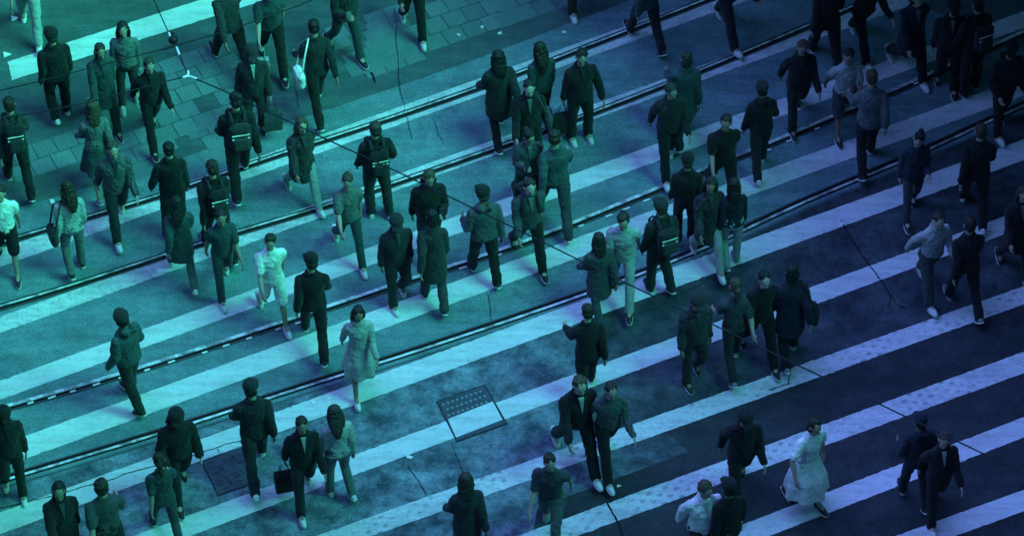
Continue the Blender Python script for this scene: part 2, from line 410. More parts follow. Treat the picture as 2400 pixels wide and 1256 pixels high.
# manhole covers
def cover(name, px, label, dots):
    w = [P(*p) for p in px]; c = sum(w, Vector())/4
    r = empty(name, c); q = [p-c for p in w]
    a = MB(); top = [(p.x, p.y, .016) for p in q]; bot = [(p.x, p.y, -.02) for p in q]; a.loft([bot, top]); a.build('cover_plate', M['iron'], r)
    f = MB()
    for i in range(4):
        p0, p1 = q[i]*1.005, q[(i+1) % 4]*1.005
        p0o, p1o = q[i]*1.06, q[(i+1) % 4]*1.06
        f.loft([[(p0.x, p0.y, -.02), (p0o.x, p0o.y, -.02), (p0o.x, p0o.y, .0135), (p0.x, p0.y, .0135)], [(p1.x, p1.y, -.02), (p1o.x, p1o.y, -.02), (p1o.x, p1o.y, .0135), (p1.x, p1.y, .0135)]])
    f.build('cover_frame', M['frame_dark'], r)
    s = MB()
    if dots:
        for iu in range(9):
            for iv in range(3):
                a_, b_ = (iu+.7+.3*(iv % 2))/10, .10+iv*.14
                p = (q[0].lerp(q[1], a_)).lerp(q[3].lerp(q[2], a_), b_)
                if not (iu or iv): s.ell((0, 0, 0), .020, .020, .010, 8, 4); sme = s.mesh('raised_stud'); sme.materials.append(M['iron2'])
                st = link('raised_stud', sme, None, r); st.location = (p.x, p.y, .016)
        z = .0175
        def at(a_, b_):
            p = (q[0].lerp(q[1], a_)).lerp(q[3].lerp(q[2], a_), b_); return (p.x, p.y, z)
        pm = MB(); pm.quad(at(.0, .93), at(.98, .90), at(.99, .42), at(.02, .46)); pm.build('painted_band', M['paint'], r)
    else:
        rr = random.Random(5)
        for k in range(70):
            a_, b_ = .08+.84*rr.random(), .08+.84*rr.random()
            p = (q[0].lerp(q[1], a_)).lerp(q[3].lerp(q[2], a_), b_)
            s.box((p.x, p.y, .018), .07, .012, .008, Matrix.Rotation(rr.choice((.5, 2.1)), 3, 'Z'))
        s.build('tread_pattern', M['iron'], r)
    tag(r, label, 'manhole cover')
cover('manhole_cover', [(1027, 943), (1135, 905), (1185, 993), (1072, 1033)], 'studded metal manhole cover half painted over by a white stripe', True)
cover('manhole_cover', [(475, 1083), (565, 1053), (607, 1128), (512, 1160)], 'plain dark square manhole cover below the cracked white stripe', False)

# overhead wires
WZ = 5.6
def wire(name, pts, r, label, sag=0.0):
    w = [P(x, y, WZ) for x, y in pts]; c = w[0].copy(); o = empty(name, c)
    a = MB(); a.tube([p-c for p in w], r, 8); a.build('cable', M['wire'], o, True); tag(o, label, 'wire')
    return o, c
o, c = wire('span_wire', [(330, -70), (360, 0), (397, 82), (405, 100), (418, 122), (441, 178)], .0075, 'short black span wire with insulator ball dropping to the wire joint')
a = MB(); a.ell(P(406, 94, WZ)-c, .062, .062, .055); a.ell(P(404, 80, WZ)-c, .035, .035, .02); a.build('insulator', M['wire'], o, True)
a = MB(); a.tube([P(414, 112, WZ)-c, P(420, 128, WZ)-c], .014, 8); a.tube([P(396, 78, WZ)-c, P(399, 86, WZ)-c], .013, 8); a.build('clamp', M['ceramic'], o, True)
o, c = wire('span_wire', [(441, 178), (515, 209), (640, 268), (780, 334), (930, 402), (1200, 532), (1460, 660), (1800, 822), (2400, 1108), (2700, 1250)], .009, 'long black span wire crossing the whole street diagonally')
a = MB(); a.tube([P(446, 180, WZ)-c, P(460, 185, WZ)-c], .015, 8); a.tube([P(441, 168, WZ)-c, P(441, 180, WZ)-c], .015, 8); a.build('clamp', M['ceramic'], o, True)
o, c = wire('span_wire', [(441, 178), (330, 207), (210, 240), (100, 262), (-80, 292)], .008, 'black span wire running from the wire joint to the left edge')
a = MB(); a.tube([P(430, 182, WZ)-c, P(438, 179, WZ)-c], .016, 8); a.build('clamp', M['ceramic'], o, True)
o, c = wire('contact_wire', [(-80, 232), (0, 213), (120, 184), (380, 116), (408, 106), (440, 99), (520, 77), (700, 14), (780, -20)], .0075, 'straight tram contact wire carried under the insulator ball')
a = MB(); a.tube([P(381, 117, WZ)-c, P(432, 102, WZ)-c], .013, 8); a.build('ear_clamp', M['wire'], o, True)
for (x, y), lab in (((36, 45), 'upper small white triangle marker at the left edge'), ((17, 130), 'lower small white triangle marker left of the long white stripe')):
    p = P(x, y); a = MB(); a.loft([[(-.07, .06, 0), (.06, .01, 0), (-.05, -.06, 0)], [(-.06, .05, .02), (.05, .01, .02), (-.04, -.05, .02)]])
    o = a.build('road_marker', M['chip_white']); o.location = (p.x, p.y, .003); tag(o, lab, 'marker')

for k, (x, y) in enumerate([(1322, 78), (1130, 66), (1075, 84), (1172, 80), (122, 474), (150, 452), (1972, 527), (960, 1072), (772, 935), (732, 942), (1450, 1140), (1000, 640)]):
    p = P(x, y); a = MB(); w_ = .03+.03*random.random()
    a.loft([[(-w_, -.4*w_, 0), (w_, -.6*w_, 0), (.8*w_, .5*w_, 0), (-.5*w_, .7*w_, 0)], [(-w_*.9, -.3*w_, .008), (w_*.9, -.5*w_, .012), (.7*w_, .4*w_, .006), (-.4*w_, .6*w_, .014)]])
    o = a.build('litter', M['chip_white']); o.location = (p.x, p.y, .013); o.rotation_euler = (0, 0, k*1.3); tag(o, 'tiny scrap of pale litter lying on the road', 'litter', 'scraps of litter on the road')

# ------------------------------------------------------------------ unseen buildings and decks, added or sized outside the view to shade the crossing
def building(name, origin, ux, length, depth, h, label, cat, z0=0.0, floors=3, nwin=6):
    """box with a facade of framed windows; origin is the facade's left foot, ux runs along it, the body lies behind it"""
    rz = math.atan2(ux.y, ux.x); r = empty(name, (origin.x, origin.y, z0), rz)
    a = MB(); a.box((length/2, depth/2, h/2), length, depth, h); a.build('wall', M['wall'], r)
    c = MB(); c.box((length/2, depth/2, h+.2), length+.5, depth+.5, .4, bev=.06); c.build('cornice', M['conc'], r)
    fm = MB(); ww, wh = length/nwin*.55, h/floors*.52
    for sx in (-1, 1): fm.box((sx*ww/2, 0, 0), .12, .14, wh+.12)
    for sz in (-1, 1): fm.box((0, 0, sz*wh/2), ww-.12, .14, .12)
    fm.box((0, 0, 0), .06, .10, wh-.12); fme = fm.mesh('window'); fme.materials.append(M['frame'])
    gm = MB(); gm.box((0, 0, 0), ww, .05, wh); gme = gm.mesh('pane'); gme.materials.append(M['glass'])
    for fl in range(floors):
        for k in range(nwin):
            w = link('window', fme, None, r); w.location = ((k+.5)*length/nwin, -.03, (fl+.5)*h/floors)
            p = link('pane', gme, None, w)
    return tag(r, label, cat)
FAR = N*9.6
building('street_building', FAR-U*34, U, 60, 12, 13, 'long unseen grey building on the far side, sized to block sky glow', 'building', floors=4, nwin=14)  # unseen far-side row, height and distance set to hide the sky glow
building('shade_footbridge', Vector((8.2, 12, 0)), Vector((0, -1, 0)), 42, 12, 4.0, 'unseen grey footbridge added to shade the right of the street', 'footbridge', z0=5.0, floors=1, nwin=12)  # unseen bridge added to cut the sun across the right side
building('shade_corner_building', Vector((-8.6, -26, 0)), Vector((0, 1, 0)), 24, 12, 16, 'unseen grey building added to shade the lower left corner', 'building', floors=5, nwin=6)  # unseen block added to darken the lower left corner
fl = empty('shade_canopy', (7.6, 5, 5.0))  # unseen low deck added to darken the upper right
q = [(x-7.6, y-5) for x, y in ((1.0, 8.4), (1.0, 5.6), (4.4, 1.1), (6.75, .7), (6.5, -5), (8.15, -9), (8.15, 11.5))]
a = MB(); a.loft([[(x, y, 0) for x, y in q], [(x, y, .5) for x, y in q]]); a.build('deck', M['conc'], fl)
a = MB(); a.loft([[(x*.97, y*.97, .5) for x, y in q], [(x*.97, y*.97, .75) for x, y in q]]); a.build('roofing', M['wall'], fl)
for x, y in ((.25, 3.6), (.2, -9.5)):
    a = MB(); a.tube([(x, y, -5), (x, y, 0)], .18, 16, cap=False); a.build('pillar', M['conc'], fl, True)
tag(fl, 'unseen concrete deck on pillars added to shade the upper right', 'shade_canopy')

building('shade_tower', Vector((6.7, -8, 0)), Vector((0, -1, 0)), 7, 1.4, 26, 'unseen narrow grey tower added to dim the sun at lower left', 'tower', floors=8, nwin=3)  # unseen tall block added to dim the sun at the lower left

# ------------------------------------------------------------------ people
def legchain(side, hip, knee, abd=.02):
    h = Vector((side*.085, 0, -.02)); k = h+Vector((side*abd, .43*math.sin(hip), -.43*math.cos(hip)))
    sa = hip-knee; a = k+Vector((side*abd*.3, .41*math.sin(sa), -.41*math.cos(sa)))
    return h, k, a, sa
def armchain(side, sw, elbow, abd=.10):
    s0 = Vector((side*.168, -.005, .42)); e = s0+Vector((side*.29*math.sin(abd), .285*math.sin(sw)*math.cos(abd), -.285*math.cos(sw)*math.cos(abd)))
    f = sw+elbow; w = e+Vector((side*.03-side*.10*max(0, elbow-.9), .25*math.sin(f), -.25*math.cos(f)))
    return s0, e, w
def hand(mb, e, w, side):
    """palm, thumb and four bent fingers beyond the wrist"""
    d_ = (w-e).normalized(); fwd = Vector((0, 1, 0)); fwd = (fwd-d_*fwd.dot(d_)).normalized(); inn = d_.cross(fwd)
    if inn.x*side > 0: inn = -inn
    fingers = []
    for i, (o, L) in enumerate(((.030, .072), (.010, .080), (-.010, .074), (-.029, .058))):
        b = w+d_*.075+fwd*o*.9; m_ = b+d_*L*.5+fwd*o*.15+inn*L*.12; t = m_+d_*L*.40+inn*L*.32
        fingers.append(([b-d_*.02, b, m_, t], [.0095, .0095, .0088, .0074]))
    b = w+d_*.025+fwd*.026; fingers.append(([b, b+fwd*.022+d_*.025+inn*.008, b+fwd*.030+d_*.055+inn*.016], [.012, .0105, .0085]))
    palm = [w-d_*.01, w+d_*.03, w+d_*.075]
    return palm, fingers, fwd

def rings_body(spec, n=20):
    out = []
    for z, rx, ry, oy in spec: out.append([(rx*math.cos(2*math.pi*k/n), oy+ry*math.sin(2*math.pi*k/n), z) for k in range(n)])
    return out
def bend(v, lean):
    """lean the torso forward about the pelvis"""
    v = Vector(v)
    if v.z <= 0: return v
    return Vector((v.x, v.y*math.cos(lean)+v.z*math.sin(lean), v.z*math.cos(lean)-v.y*math.sin(lean)))

HEADC = Vector((0, .025, .70))
INFO = {}
def make_person(pose, top, bottom, hair, fem=False):
    """returns an Empty with body, hair, clothes and shoes, standing on z = 0 and facing +y"""
    legs = [legchain(-1, *pose['l']), legchain(1, *pose['r'])]
    arms = [armchain(-1, *pose['al']), armchain(1, *pose['ar'])]
    lean = pose.get('lean', .06); ln = lambda p: bend(p, lean)
    fw = .92 if fem else 1.0
    feet = []
    for (h, k, a, sa), lift in zip(legs, (pose.get('fl', 0), pose.get('fr', 0))):
        dirv = Vector((0, math.cos(lift), -math.sin(lift))); feet.append((a, dirv))
    low = min(min(a.z-.085, (a+dv*.17).z-.055) for a, dv in feet)
    Z = Vector((0, 0, -low))
    arms = [[ln((p.x*fw, p.y, p.z)) for p in c] for c in arms]
    root = empty('person', (0, 0, 0)); INFO['last'] = (Z.copy(), lean, [[p.copy() for p in c] for c in arms])
    ov = lambda p: Vector(p)+Z
    # --- body
    b = MB()
    b.loft([[ov(ln(p)) for p in r] for r in rings_body([(-.10, .12*fw, .09, 0), (-.02, .155, .105, 0), (.08, .14*fw, .095, .005), (.18, .125*fw, .088, .01), (.30, .15*fw, .10, .005), (.40, .16*fw, .10, 0), (.455, .14*fw, .078, -.004), (.505, .09*fw, .066, -.004), (.54, .06, .055, 0)])])
    b.tube([ov(ln((0, 0, .48))), ov(ln((0, .012, .62)))], [.058, .052])
    hc = ov(ln(HEADC)); tl = Matrix.Rotation(-lean-pose.get('nod', .10), 3, 'X') @ Matrix.Rotation(pose.get('turn', 0), 3, 'Z')
    H = lambda x, y, z: hc+tl @ Vector((x, y, z))
    b.ell(hc+tl @ Vector((0, -.01, .035)), .075, .095, .088, mat=tl); b.ell(H(0, .02, -.045), .058, .068, .068, mat=tl)
    b.ell(H(0, .045, -.085), .034, .036, .03, mat=tl)                                       # chin
    b.tube([H(0, .082, .025), H(0, .098, -.005), H(0, .104, -.022)], [.010, .012, .015])     # nose
    b.ell(H(0, .082, -.055), .022, .012, .010, mat=tl)                                       # mouth
    for s_ in (-1, 1):
        b.ell(H(s_*.078, -.012, -.005), .012, .022, .034, mat=tl); b.ell(H(s_*.030, .082, .030), .022, .010, .008, mat=tl)
    for (h, k, a, sa) in legs:
        b.tube([ov(h), ov(h.lerp(k, .5)), ov(k), ov(k.lerp(a, .3)), ov(a)], [.078, .064, .047, .049, .034])
    fing = []
    for s_, (s0, e, w) in zip((-1, 1), arms):
        b.tube([ov(s0), ov(s0.lerp(e, .5)), ov(e), ov(e.lerp(w, .35)), ov(w)], [.052, .046, .038, .039, .026])
        palm, fs, fwd = hand(b, e, w, s_)
        for off in (-.022, 0, .022): b.tube([ov(p+fwd*off) for p in palm], [.017, .018, .016], 8)
        fing += [([ov(p) for p in pts], rr) for pts, rr in fs]
    for a, dv in feet: b.tube([ov(a), ov(a+Vector((0, 0, -.03))+dv*.10)], [.036, .032])
    me = organic(b, 'body', .012, 3)
    fm = MB()
    for pts, rr in fing: fm.tube(pts, rr, 7)
    v0 = len(me.vertices)
    vv = [tuple(v.co) for v in me.vertices]+fm.v; ff = [tuple(p.vertices) for p in me.polygons]+[tuple(i+v0 for i in f) for f in fm.f]
    bpy.data.meshes.remove(me); me = bpy.data.meshes.new('body'); me.from_pydata(vv, [], ff); me.update(); me.shade_smooth()
    link('body', me, M['skin'], root)
    for s_ in (-1, 1):
        em = MB(); em.ell(H(s_*.030, .083, .017), .011, .008, .007, 8, 5, tl); em.build('eye', M['eye'], root, True)
    # --- hair
    hm = MB()
    hm.ell(H(0, -.030, .062), .085, .090, .078, mat=tl); hm.ell(H(0, -.045, .0), .082, .075, .085, mat=tl)
    if hair == 'long':
        hm.tube([H(0, -.05, .02), H(0, -.075, -.10), H(0, -.085, -.22), H(0, -.08, -.32)], [.085, .092, .085, .05], 14, .55)
        for s_ in (-1, 1): hm.tube([H(s_*.07, -.01, .03), H(s_*.082, -.01, -.08), H(s_*.085, -.01, -.20)], [.03, .035, .022])
    elif hair == 'bob':
        hm.ell(H(0, -.035, -.035), .095, .078, .10, mat=tl)
    elif hair == 'bun':
        hm.ell(H(0, -.115, .06), .045, .045, .045)
    elif hair == 'tail':
        hm.tube([H(0, -.09, .04), H(0, -.135, .0), H(0, -.13, -.12), H(0, -.115, -.22)], [.03, .04, .036, .015])
    if hair == 'cap':
        hm.ell(H(0, -.05, -.02), .082, .06, .07, mat=tl)
    link('hair', organic(hm, 'hair', .010, 1, .028, .025), M['hair'], root)
    if hair == 'cap':
        cm = MB(); cm.ell(H(0, -.018, .068), .106, .118, .094, mat=tl); cm.ell(H(0, .10, .055), .075, .085, .012, mat=tl)
        link('cap', organic(cm, 'cap', .011, 2), M['cloth'], root)
    # --- lower clothes
    lm = MB()
    if bottom in ('trousers', 'shorts', 'leggings'):
        wid = {'trousers': 1.0, 'shorts': 1.05, 'leggings': .88}[bottom]
        lm.loft([[ov(p) for p in r] for r in rings_body([(-.11, .15, .115, 0), (-.02, .18, .128, 0), (.06, .165, .115, 0), (.12, .15, .105, .003)])])
        for (h, k, a, sa) in legs:
            if bottom == 'shorts': lm.tube([ov(h), ov(h.lerp(k, .5)), ov(h.lerp(k, .95))], [.108, .098, .09])
            else: lm.tube([ov(h), ov(h.lerp(k, .5)), ov(k), ov(k.lerp(a, .4)), ov(k.lerp(a, .8)), ov(a)+Vector((0, 0, -.015))], [.105*wid, .094*wid, .074*wid, .076*wid, .070*wid, .070*wid])
        link(bottom, organic(lm, bottom, .014, 3, .012 if bottom == 'leggings' else .028, .10), M['cloth'], root)
    else:
        ln_ = {'skirt': .48, 'dress': .62}[bottom]; fl_ = {'skirt': .26, 'dress': .30}[bottom]
        sp = [(.10, .14, .105, 0), (0, .175, .13, 0), (-.12, .20, .16, .01)]
        n = 36; rr = rings_body(sp, n)
        for q in (.5, .75, 1.0):
            z = -ln_*q; amp = .03*q
            rr.append([((fl_*(.72+.28*q)+amp*math.cos(7*2*math.pi*k/n))*math.cos(2*math.pi*k/n), .02+(fl_*(.66+.30*q)+amp*math.cos(7*2*math.pi*k/n))*math.sin(2*math.pi*k/n), z) for k in range(n)])
        lm.loft([[ov(p) for p in r] for r in reversed(rr)])
        link('skirt', organic(lm, 'skirt', .015, 2, .02, .08), M['cloth'], root)
    # --- upper clothes
    tm = MB(); th = {'jacket': .036, 'tshirt': .020, 'shirt': .024, 'coat': .040, 'hoodie': .042}[top]
    hem = {'jacket': -.10, 'tshirt': -.06, 'shirt': -.05, 'coat': -.38, 'hoodie': -.06}[top]
    if bottom in ('dress',): hem = .06
    sp = [(hem, .168+th*.6, .115+th*.6+(.06 if top == 'coat' else 0), 0)]
    if hem < -.02: sp.append((-.02, .163+th*.8, .112+th*.8, 0))
    sp += [(.08, .145*fw+th, .098+th, .005), (.18, .130*fw+th, .092+th, .01), (.30, .153*fw+th, .104+th, .006), (.40, .166*fw+th*.7, .103+th*.7, 0), (.455, .150*fw+th*.5, .085+th*.5, -.003), (.505, .105*fw+th*.4, .072+th*.4, -.004), (.54, .070+th*.3, .062+th*.3, -.003), (.56, .060+th*.3, .056+th*.3, .0)]
    tm.loft([[ov(ln(p)) for p in r] for r in rings_body(sp)])
    for s0, e, w in arms:
        if top == 'tshirt': tm.tube([ov(s0), ov(s0.lerp(e, .5)), ov(s0.lerp(e, .78))], [.064+th*.5, .062+th*.5, .058+th*.5])
        else: tm.tube([ov(s0), ov(s0.lerp(e, .5)), ov(e), ov(e.lerp(w, .5)), ov(e.lerp(w, .94))], [.052+th*.55, .047+th*.6, .043+th*.55, .042+th*.5, .036+th*.45])
    if top == 'hoodie':
        tm.tube([ov(ln((-.07, -.06, .55))), ov(ln((-.05, -.11, .53))), ov(ln((.05, -.11, .53))), ov(ln((.07, -.06, .55)))], [.05, .06, .06, .05])
    link({'tshirt': 'tshirt', 'dress': 'bodice'}.get(top, top), organic(tm, top, .013, 3, .03, .085), M['cloth'], root)
    if top in ('jacket', 'coat', 'shirt'):
        cm = MB(); ring = [ov(ln((.074*math.cos(2*math.pi*k/18+math.pi/2+.17), -.004+.068*math.sin(2*math.pi*k/18+math.pi/2+.17), .548-.03*max(0, math.sin(2*math.pi*k/18+math.pi/2+.17))))) for k in range(1, 18)]
        cm.tube(ring, [.014]+[.019]*15+[.014], 8, 1.3); cm.build('collar', M['cloth'], root, True)
        dy = .104+th
        if top != 'shirt':
            vm = MB(); vm.loft([[ov(ln((x, dy-.030+yo+(.03 if z < .34 else 0 if z < .45 else -.035), z))) for x, z in ((-.034, .53), (0, .30), (.034, .53))] for yo in (0, .022)])
            vm.build('shirt_front', M['shirtfront'], root)
    # --- shoes
    for a, dv in feet:
        up = Vector((0, -dv.z, dv.y)) if False else dv.cross(Vector((-1, 0, 0)))
        if up.z < 0: up = -up
        A = ov(a)-up*.045
        sm = MB()
        sm.tube([A-dv*.045, A+dv*.02+up*.012, A+dv*.09+up*.0, A+dv*.15-up*.008, A+dv*.185-up*.014], [.040, .046, .044, .039, .026], 12, .95)
        so_ = link('shoe', organic(sm, 'shoe', .010, 2), M['shoe'], root)
        ol = MB(); C0 = ov(a)-up*.082; pts = []
        for (f_, wd) in ((-.085, .020), (-.06, .036), (0, .043), (.07, .047), (.14, .044), (.19, .030), (.205, .014)): pts.append((f_, wd))
        top_ = [C0+dv*f_+Vector((wd, 0, 0))+up*.016 for f_, wd in pts]+[C0+dv*f_-Vector((wd, 0, 0))+up*.016 for f_, wd in reversed(pts)]
        ol.loft([[p-up*.018 for p in top_], top_]); ol.build('sole', M['sole'], so_)
    return root

M['skin'] = material('skin', (.38, .27, .22), .55); M['eye'] = material('eye', (.03, .03, .03), .2)
m = material('hair', (.010, .011, .013), .45); t = NT(m); M['hair'] = m
M['cloth'] = material('cloth', (.03, .035, .04), .9)
M['shirtfront'] = material('shirt_front', (.45, .47, .48), .9)
M['shoe'] = material('shoe_dark', (.02, .022, .025), .5); M['sole'] = material('sole_white', (.65, .67, .68), .7)
CL = {}
def cloth(c):
    """fabric of one colour with a weave and faint creasing"""
    if c not in CL:
        m = material('fabric', c[:3], .92); t = NT(m); pat = c[3] if len(c) > 3 else 0; c0 = c; c = c[:3]
        tcn = t.n('ShaderNodeTexCoord').outputs['Object']
        f = t.ramp(t.noise(9, 5, .7, tcn), [(.3, g(.72)), (.7, g(1.22))]); t.l(t.mix(.8, c, f, 'MULTIPLY'), t.b.inputs['Base Color'])
        if pat:
            w = t.n('ShaderNodeTexWave'); w.wave_type = 'BANDS'; w.bands_direction = 'Z' if pat == 1 else 'DIAGONAL'; w.inputs['Scale'].default_value = 11; w.inputs['Distortion'].default_value = 1.2; t.l(tcn, w.inputs['Vector'])
            base = t.b.inputs['Base Color'].links[0].from_socket; t.l(t.mix(t.ramp(w.outputs['Fac'], [(.55, g(0)), (.62, g(.8))]), base, tuple(v*.6 if sum(c) > .3 else v*1.7+.012 for v in c)), t.b.inputs['Base Color'])
        t.bump(t.noise(22, 5, .65, tcn), .9, .03); m.node_tree.nodes['Principled BSDF'].inputs['Sheen Weight'].default_value = .08
        CL[c0] = m; c = c0
    return CL[c]
POSE = {
 'A': dict(l=(.42, .08), r=(-.30, .38), fl=-.18, fr=.62, al=(-.42, .25), ar=(.38, .45)),
 'B': dict(l=(-.26, .55), r=(.34, .10), fl=.75, fr=-.08, al=(.40, .55), ar=(-.36, .20)),
 'C': dict(l=(.10, .05), r=(.22, .85), fl=0, fr=.55, al=(.10, .20), ar=(-.08, .22), lean=.04),
 'D': dict(l=(.50, .12), r=(-.42, .22), fl=-.25, fr=.75, al=(-.55, .3), ar=(.5, .6), lean=.10),
 'P': dict(l=(-.22, .40), r=(.30, .10), fl=.6, fr=-.1, al=(.25, 1.75, .12), ar=(-.25, .2), nod=.45),
 'H': dict(l=(.30, .08), r=(-.24, .35), fl=-.1, fr=.55, al=(.25, 1.3, .25), ar=(.15, .15, .16), turn=.2),
 'S': dict(l=(.05, .03), r=(-.08, .05, .04), fl=0, fr=0.03, al=(.05, .2), ar=(.1, .35, .3), lean=.02),
 'W': dict(l=(.24, .06), r=(-.16, .30), fl=-.05, fr=.45, al=(-.15, .25, .35), ar=(.35, .35, .75), lean=.12)}
PROTO = {}; COUNT = {}; KEY = ''; RV = random.Random(21)
KINDS = {  # key: pose, top, bottom, hair, slim
 'jacket_a': ('A', 'jacket', 'trousers', 'short', False), 'jacket_b': ('B', 'jacket', 'trousers', 'short', False),
 'jacket_c': ('C', 'jacket', 'trousers', 'cap', False), 'suit_d': ('D', 'jacket', 'trousers', 'short', False),
 'tee_a': ('A', 'tshirt', 'trousers', 'short', False), 'tee_b': ('B', 'tshirt', 'shorts', 'short', False),
 'phone': ('P', 'hoodie', 'trousers', 'short', False), 'hoodie_h': ('H', 'hoodie', 'trousers', 'cap', False),
 'coat_a': ('A', 'coat', 'leggings', 'long', True), 'coat_b': ('B', 'coat', 'trousers', 'bob', True),
 'wtee_b': ('B', 'tshirt', 'leggings', 'tail', True), 'wtee_c': ('C', 'shirt', 'leggings', 'long', True),
 'skirt_a': ('A', 'shirt', 'skirt', 'long', True), 'dress_w': ('W', 'tshirt', 'dress', 'bob', True),
 'bun_p': ('P', 'jacket', 'leggings', 'bun', True), 'stand': ('S', 'jacket', 'trousers', 'short', False), 'shirt_d': ('D', 'shirt', 'trousers', 'short', False)}
def copy_tree(o, parent=None):
    c = o.copy(); COL.objects.link(c)
    if parent: c.parent = parent
    for ch in list(o.children): copy_tree(ch, c)
    return c
def setmat(o, mat):
    sl = o.material_slots[0]; sl.link = 'OBJECT'; sl.material = mat
def person(kind, fx, fy, turn, size, top, bot, label, shoe=None, skin=None, group='people walking over the crossing'):
    """one walker whose ground point lies under the pixel (fx, fy); turn is degrees away from straight across the street (0 = walking away, 180 = coming nearer)"""
    global KEY
    n = COUNT.get(kind, 0); COUNT[kind] = n+1; KEY = kind+str(n % 3)
    if KEY not in PROTO:
        p, tp, bt, hr, fm = KINDS[kind]; ps = dict(POSE[p])
        if n % 3:                                            # the same outfit caught at another moment of the stride
            J = lambda a: RV.uniform(-a, a)
            for k in ('l', 'r'): ps[k] = (ps[k][0]+J(.13), max(.03, ps[k][1]+J(.10)))+tuple(ps[k][2:])
            for k in ('al', 'ar'): ps[k] = (ps[k][0]+J(.25), max(.1, ps[k][1]+J(.3)))+tuple(ps[k][2:])
            ps['lean'] = ps.get('lean', .06)+J(.05); ps['turn'] = ps.get('turn', 0)+J(.45); ps['nod'] = ps.get('nod', .10)+abs(J(.25))
            if hr == 'short' and n % 3 == 2 and not fm: hr = 'cap' if RV.random() < .25 else hr
        o = make_person(ps, tp, bt, hr, fm); PROTO[KEY] = o; INFO[KEY] = INFO['last']
    else: o = copy_tree(PROTO[KEY])
    c = P(fx, fy); o.location = (c.x, c.y, .012); o.rotation_euler = (0, 0, TH*.55+R(turn)); wd = RP.uniform(.93, 1.07); o.scale = (size*wd*RP.choice((-1, 1)), size*wd, size)
    for ch in o.children:
        nm = ch.name.split('.')[0]
        if nm in ('jacket', 'tshirt', 'shirt', 'coat', 'hoodie'): setmat(ch, cloth(top))
        elif nm in ('trousers', 'shorts', 'leggings', 'skirt'): setmat(ch, cloth(bot))
        elif nm == 'cap': setmat(ch, cloth(bot))
        elif nm == 'collar': setmat(ch, cloth(top))
        elif nm == 'hair': setmat(ch, HAIRS[RP.choice((0, 0, 0, 1, 1, 2, 3))])
        elif nm == 'shirt_front': setmat(ch, cloth(RP.choice((PL, MG, CH, NV, GR))))
        elif nm == 'body': setmat(ch, SKINS[RP.choice((0, 0, 1, 2))])
        elif nm == 'shoe': setmat(ch, SHOE[shoe or 'dark'])
    return tag(o, label, 'person', group)
RP = random.Random(11)
def hair_mat(c):
    m = material('hair', c, .5); t = NT(m); o = t.n('ShaderNodeTexCoord').outputs['Object']
    mp = t.n('ShaderNodeMapping'); mp.inputs['Scale'].default_value = (60, 60, 8); t.l(o, mp.inputs['Vector'])
    f = t.noise(2.0, 4, .7, mp.outputs[0]); t.l(t.mix(.9, c, t.ramp(f, [(.3, g(.5)), (.7, g(2.2))]), 'MULTIPLY'), t.b.inputs['Base Color']); t.bump(f, .7, .01); return m
HAIRS = [hair_mat((.010, .011, .013)), hair_mat((.022, .017, .014)), hair_mat((.05, .035, .026)), hair_mat((.03, .028, .026))]
SKINS = [M['skin'], material('skin', (.44, .33, .28), .55), material('skin', (.28, .19, .15), .55)]
SHOE = {'dark': M['shoe'], 'white': material('shoe_white', (.62, .64, .66), .6), 'grey': material('shoe_grey', (.2, .22, .24), .6)}
BK, CH, NV, GR, MG, PL, WH, TL = (.010, .012, .014), (.020, .024, .028), (.012, .018, .032), (.050, .060, .070), (.12, .14, .15), (.38, .41, .42), (.84, .85, .85), (.030, .060, .068)

# bags carried by the walkers, each a thing of its own
def bag_root(name, who, label, group=None):
    o = empty(name, who.location, who.rotation_euler.z); o.scale = who.scale; return tag(o, label, name.replace('_', ' '), group)
def backpack(kind, who, c, label):
    Z, lean, arms = INFO[kind]; r = bag_root('backpack', who, label, 'backpacks worn by the walkers'); q = lambda x, y, z: bend((x, y, z), lean)+Z
    rot = Matrix.Rotation(-lean, 3, 'X')
    a = MB(); a.box(q(0, -.225, .28), .29, .15, .43, rot, .05); link('bag_body', organic(a, 'bag_body', .014, 3, .02), cloth(c), r)
    a = MB(); a.box(q(0, -.305, .20), .22, .06, .22, rot, .025); link('front_pocket', organic(a, 'front_pocket', .012, 2, .01), cloth(tuple(v*1.5+.01 for v in c)), r)
    for s_ in (-1, 1):
        a = MB(); a.tube([q(s_*.085, -.16, .50), q(s_*.09, -.06, .555), q(s_*.095, .08, .52), q(s_*.105, .155, .40), q(s_*.13, .12, .22), q(s_*.14, -.12, .12)], .020, 8, .45)
        a.build('strap', cloth(CH), r, True)
    a = MB(); a.tube([q(-.04, -.19, .49), q(-.03, -.19, .54), q(.03, -.19, .54), q(.04, -.19, .49)], .010, 8); a.build('handle', cloth(CH), r, True)
    for dz in (.30, .36):
        a = MB(); a.box(q(0, -.303, dz), .23, .012, .014, rot); a.build('reflective_band', M['ceramic'], r)
def shoulder_bag(kind, who, c, side, label):
    Z, lean, arms = INFO[kind]; r = bag_root('shoulder_bag', who, label, 'shoulder bags worn by the walkers'); q = lambda x, y, z: bend((x, y, z), lean)+Z
    a = MB(); a.box(q(side*.285, -.05, -.02)-Vector((0, 0, .03)), .11, .32, .26, None, .035); link('bag_body', organic(a, 'bag_body', .013, 3, .02), cloth(c), r)
    a = MB(); a.tube([q(side*.275, -.17, .10), q(side*.20, -.13, .36), q(side*.10, -.03, .565), q(side*.19, .13, .38), q(side*.275, .07, .10)], .014, 8, .5); a.build('strap', cloth(c), r, True)
    a = MB(); a.box(q(side*.345, -.05, .02), .012, .20, .10, None, .004); a.build('flap', cloth(tuple(v*1.6+.01 for v in c)), r)
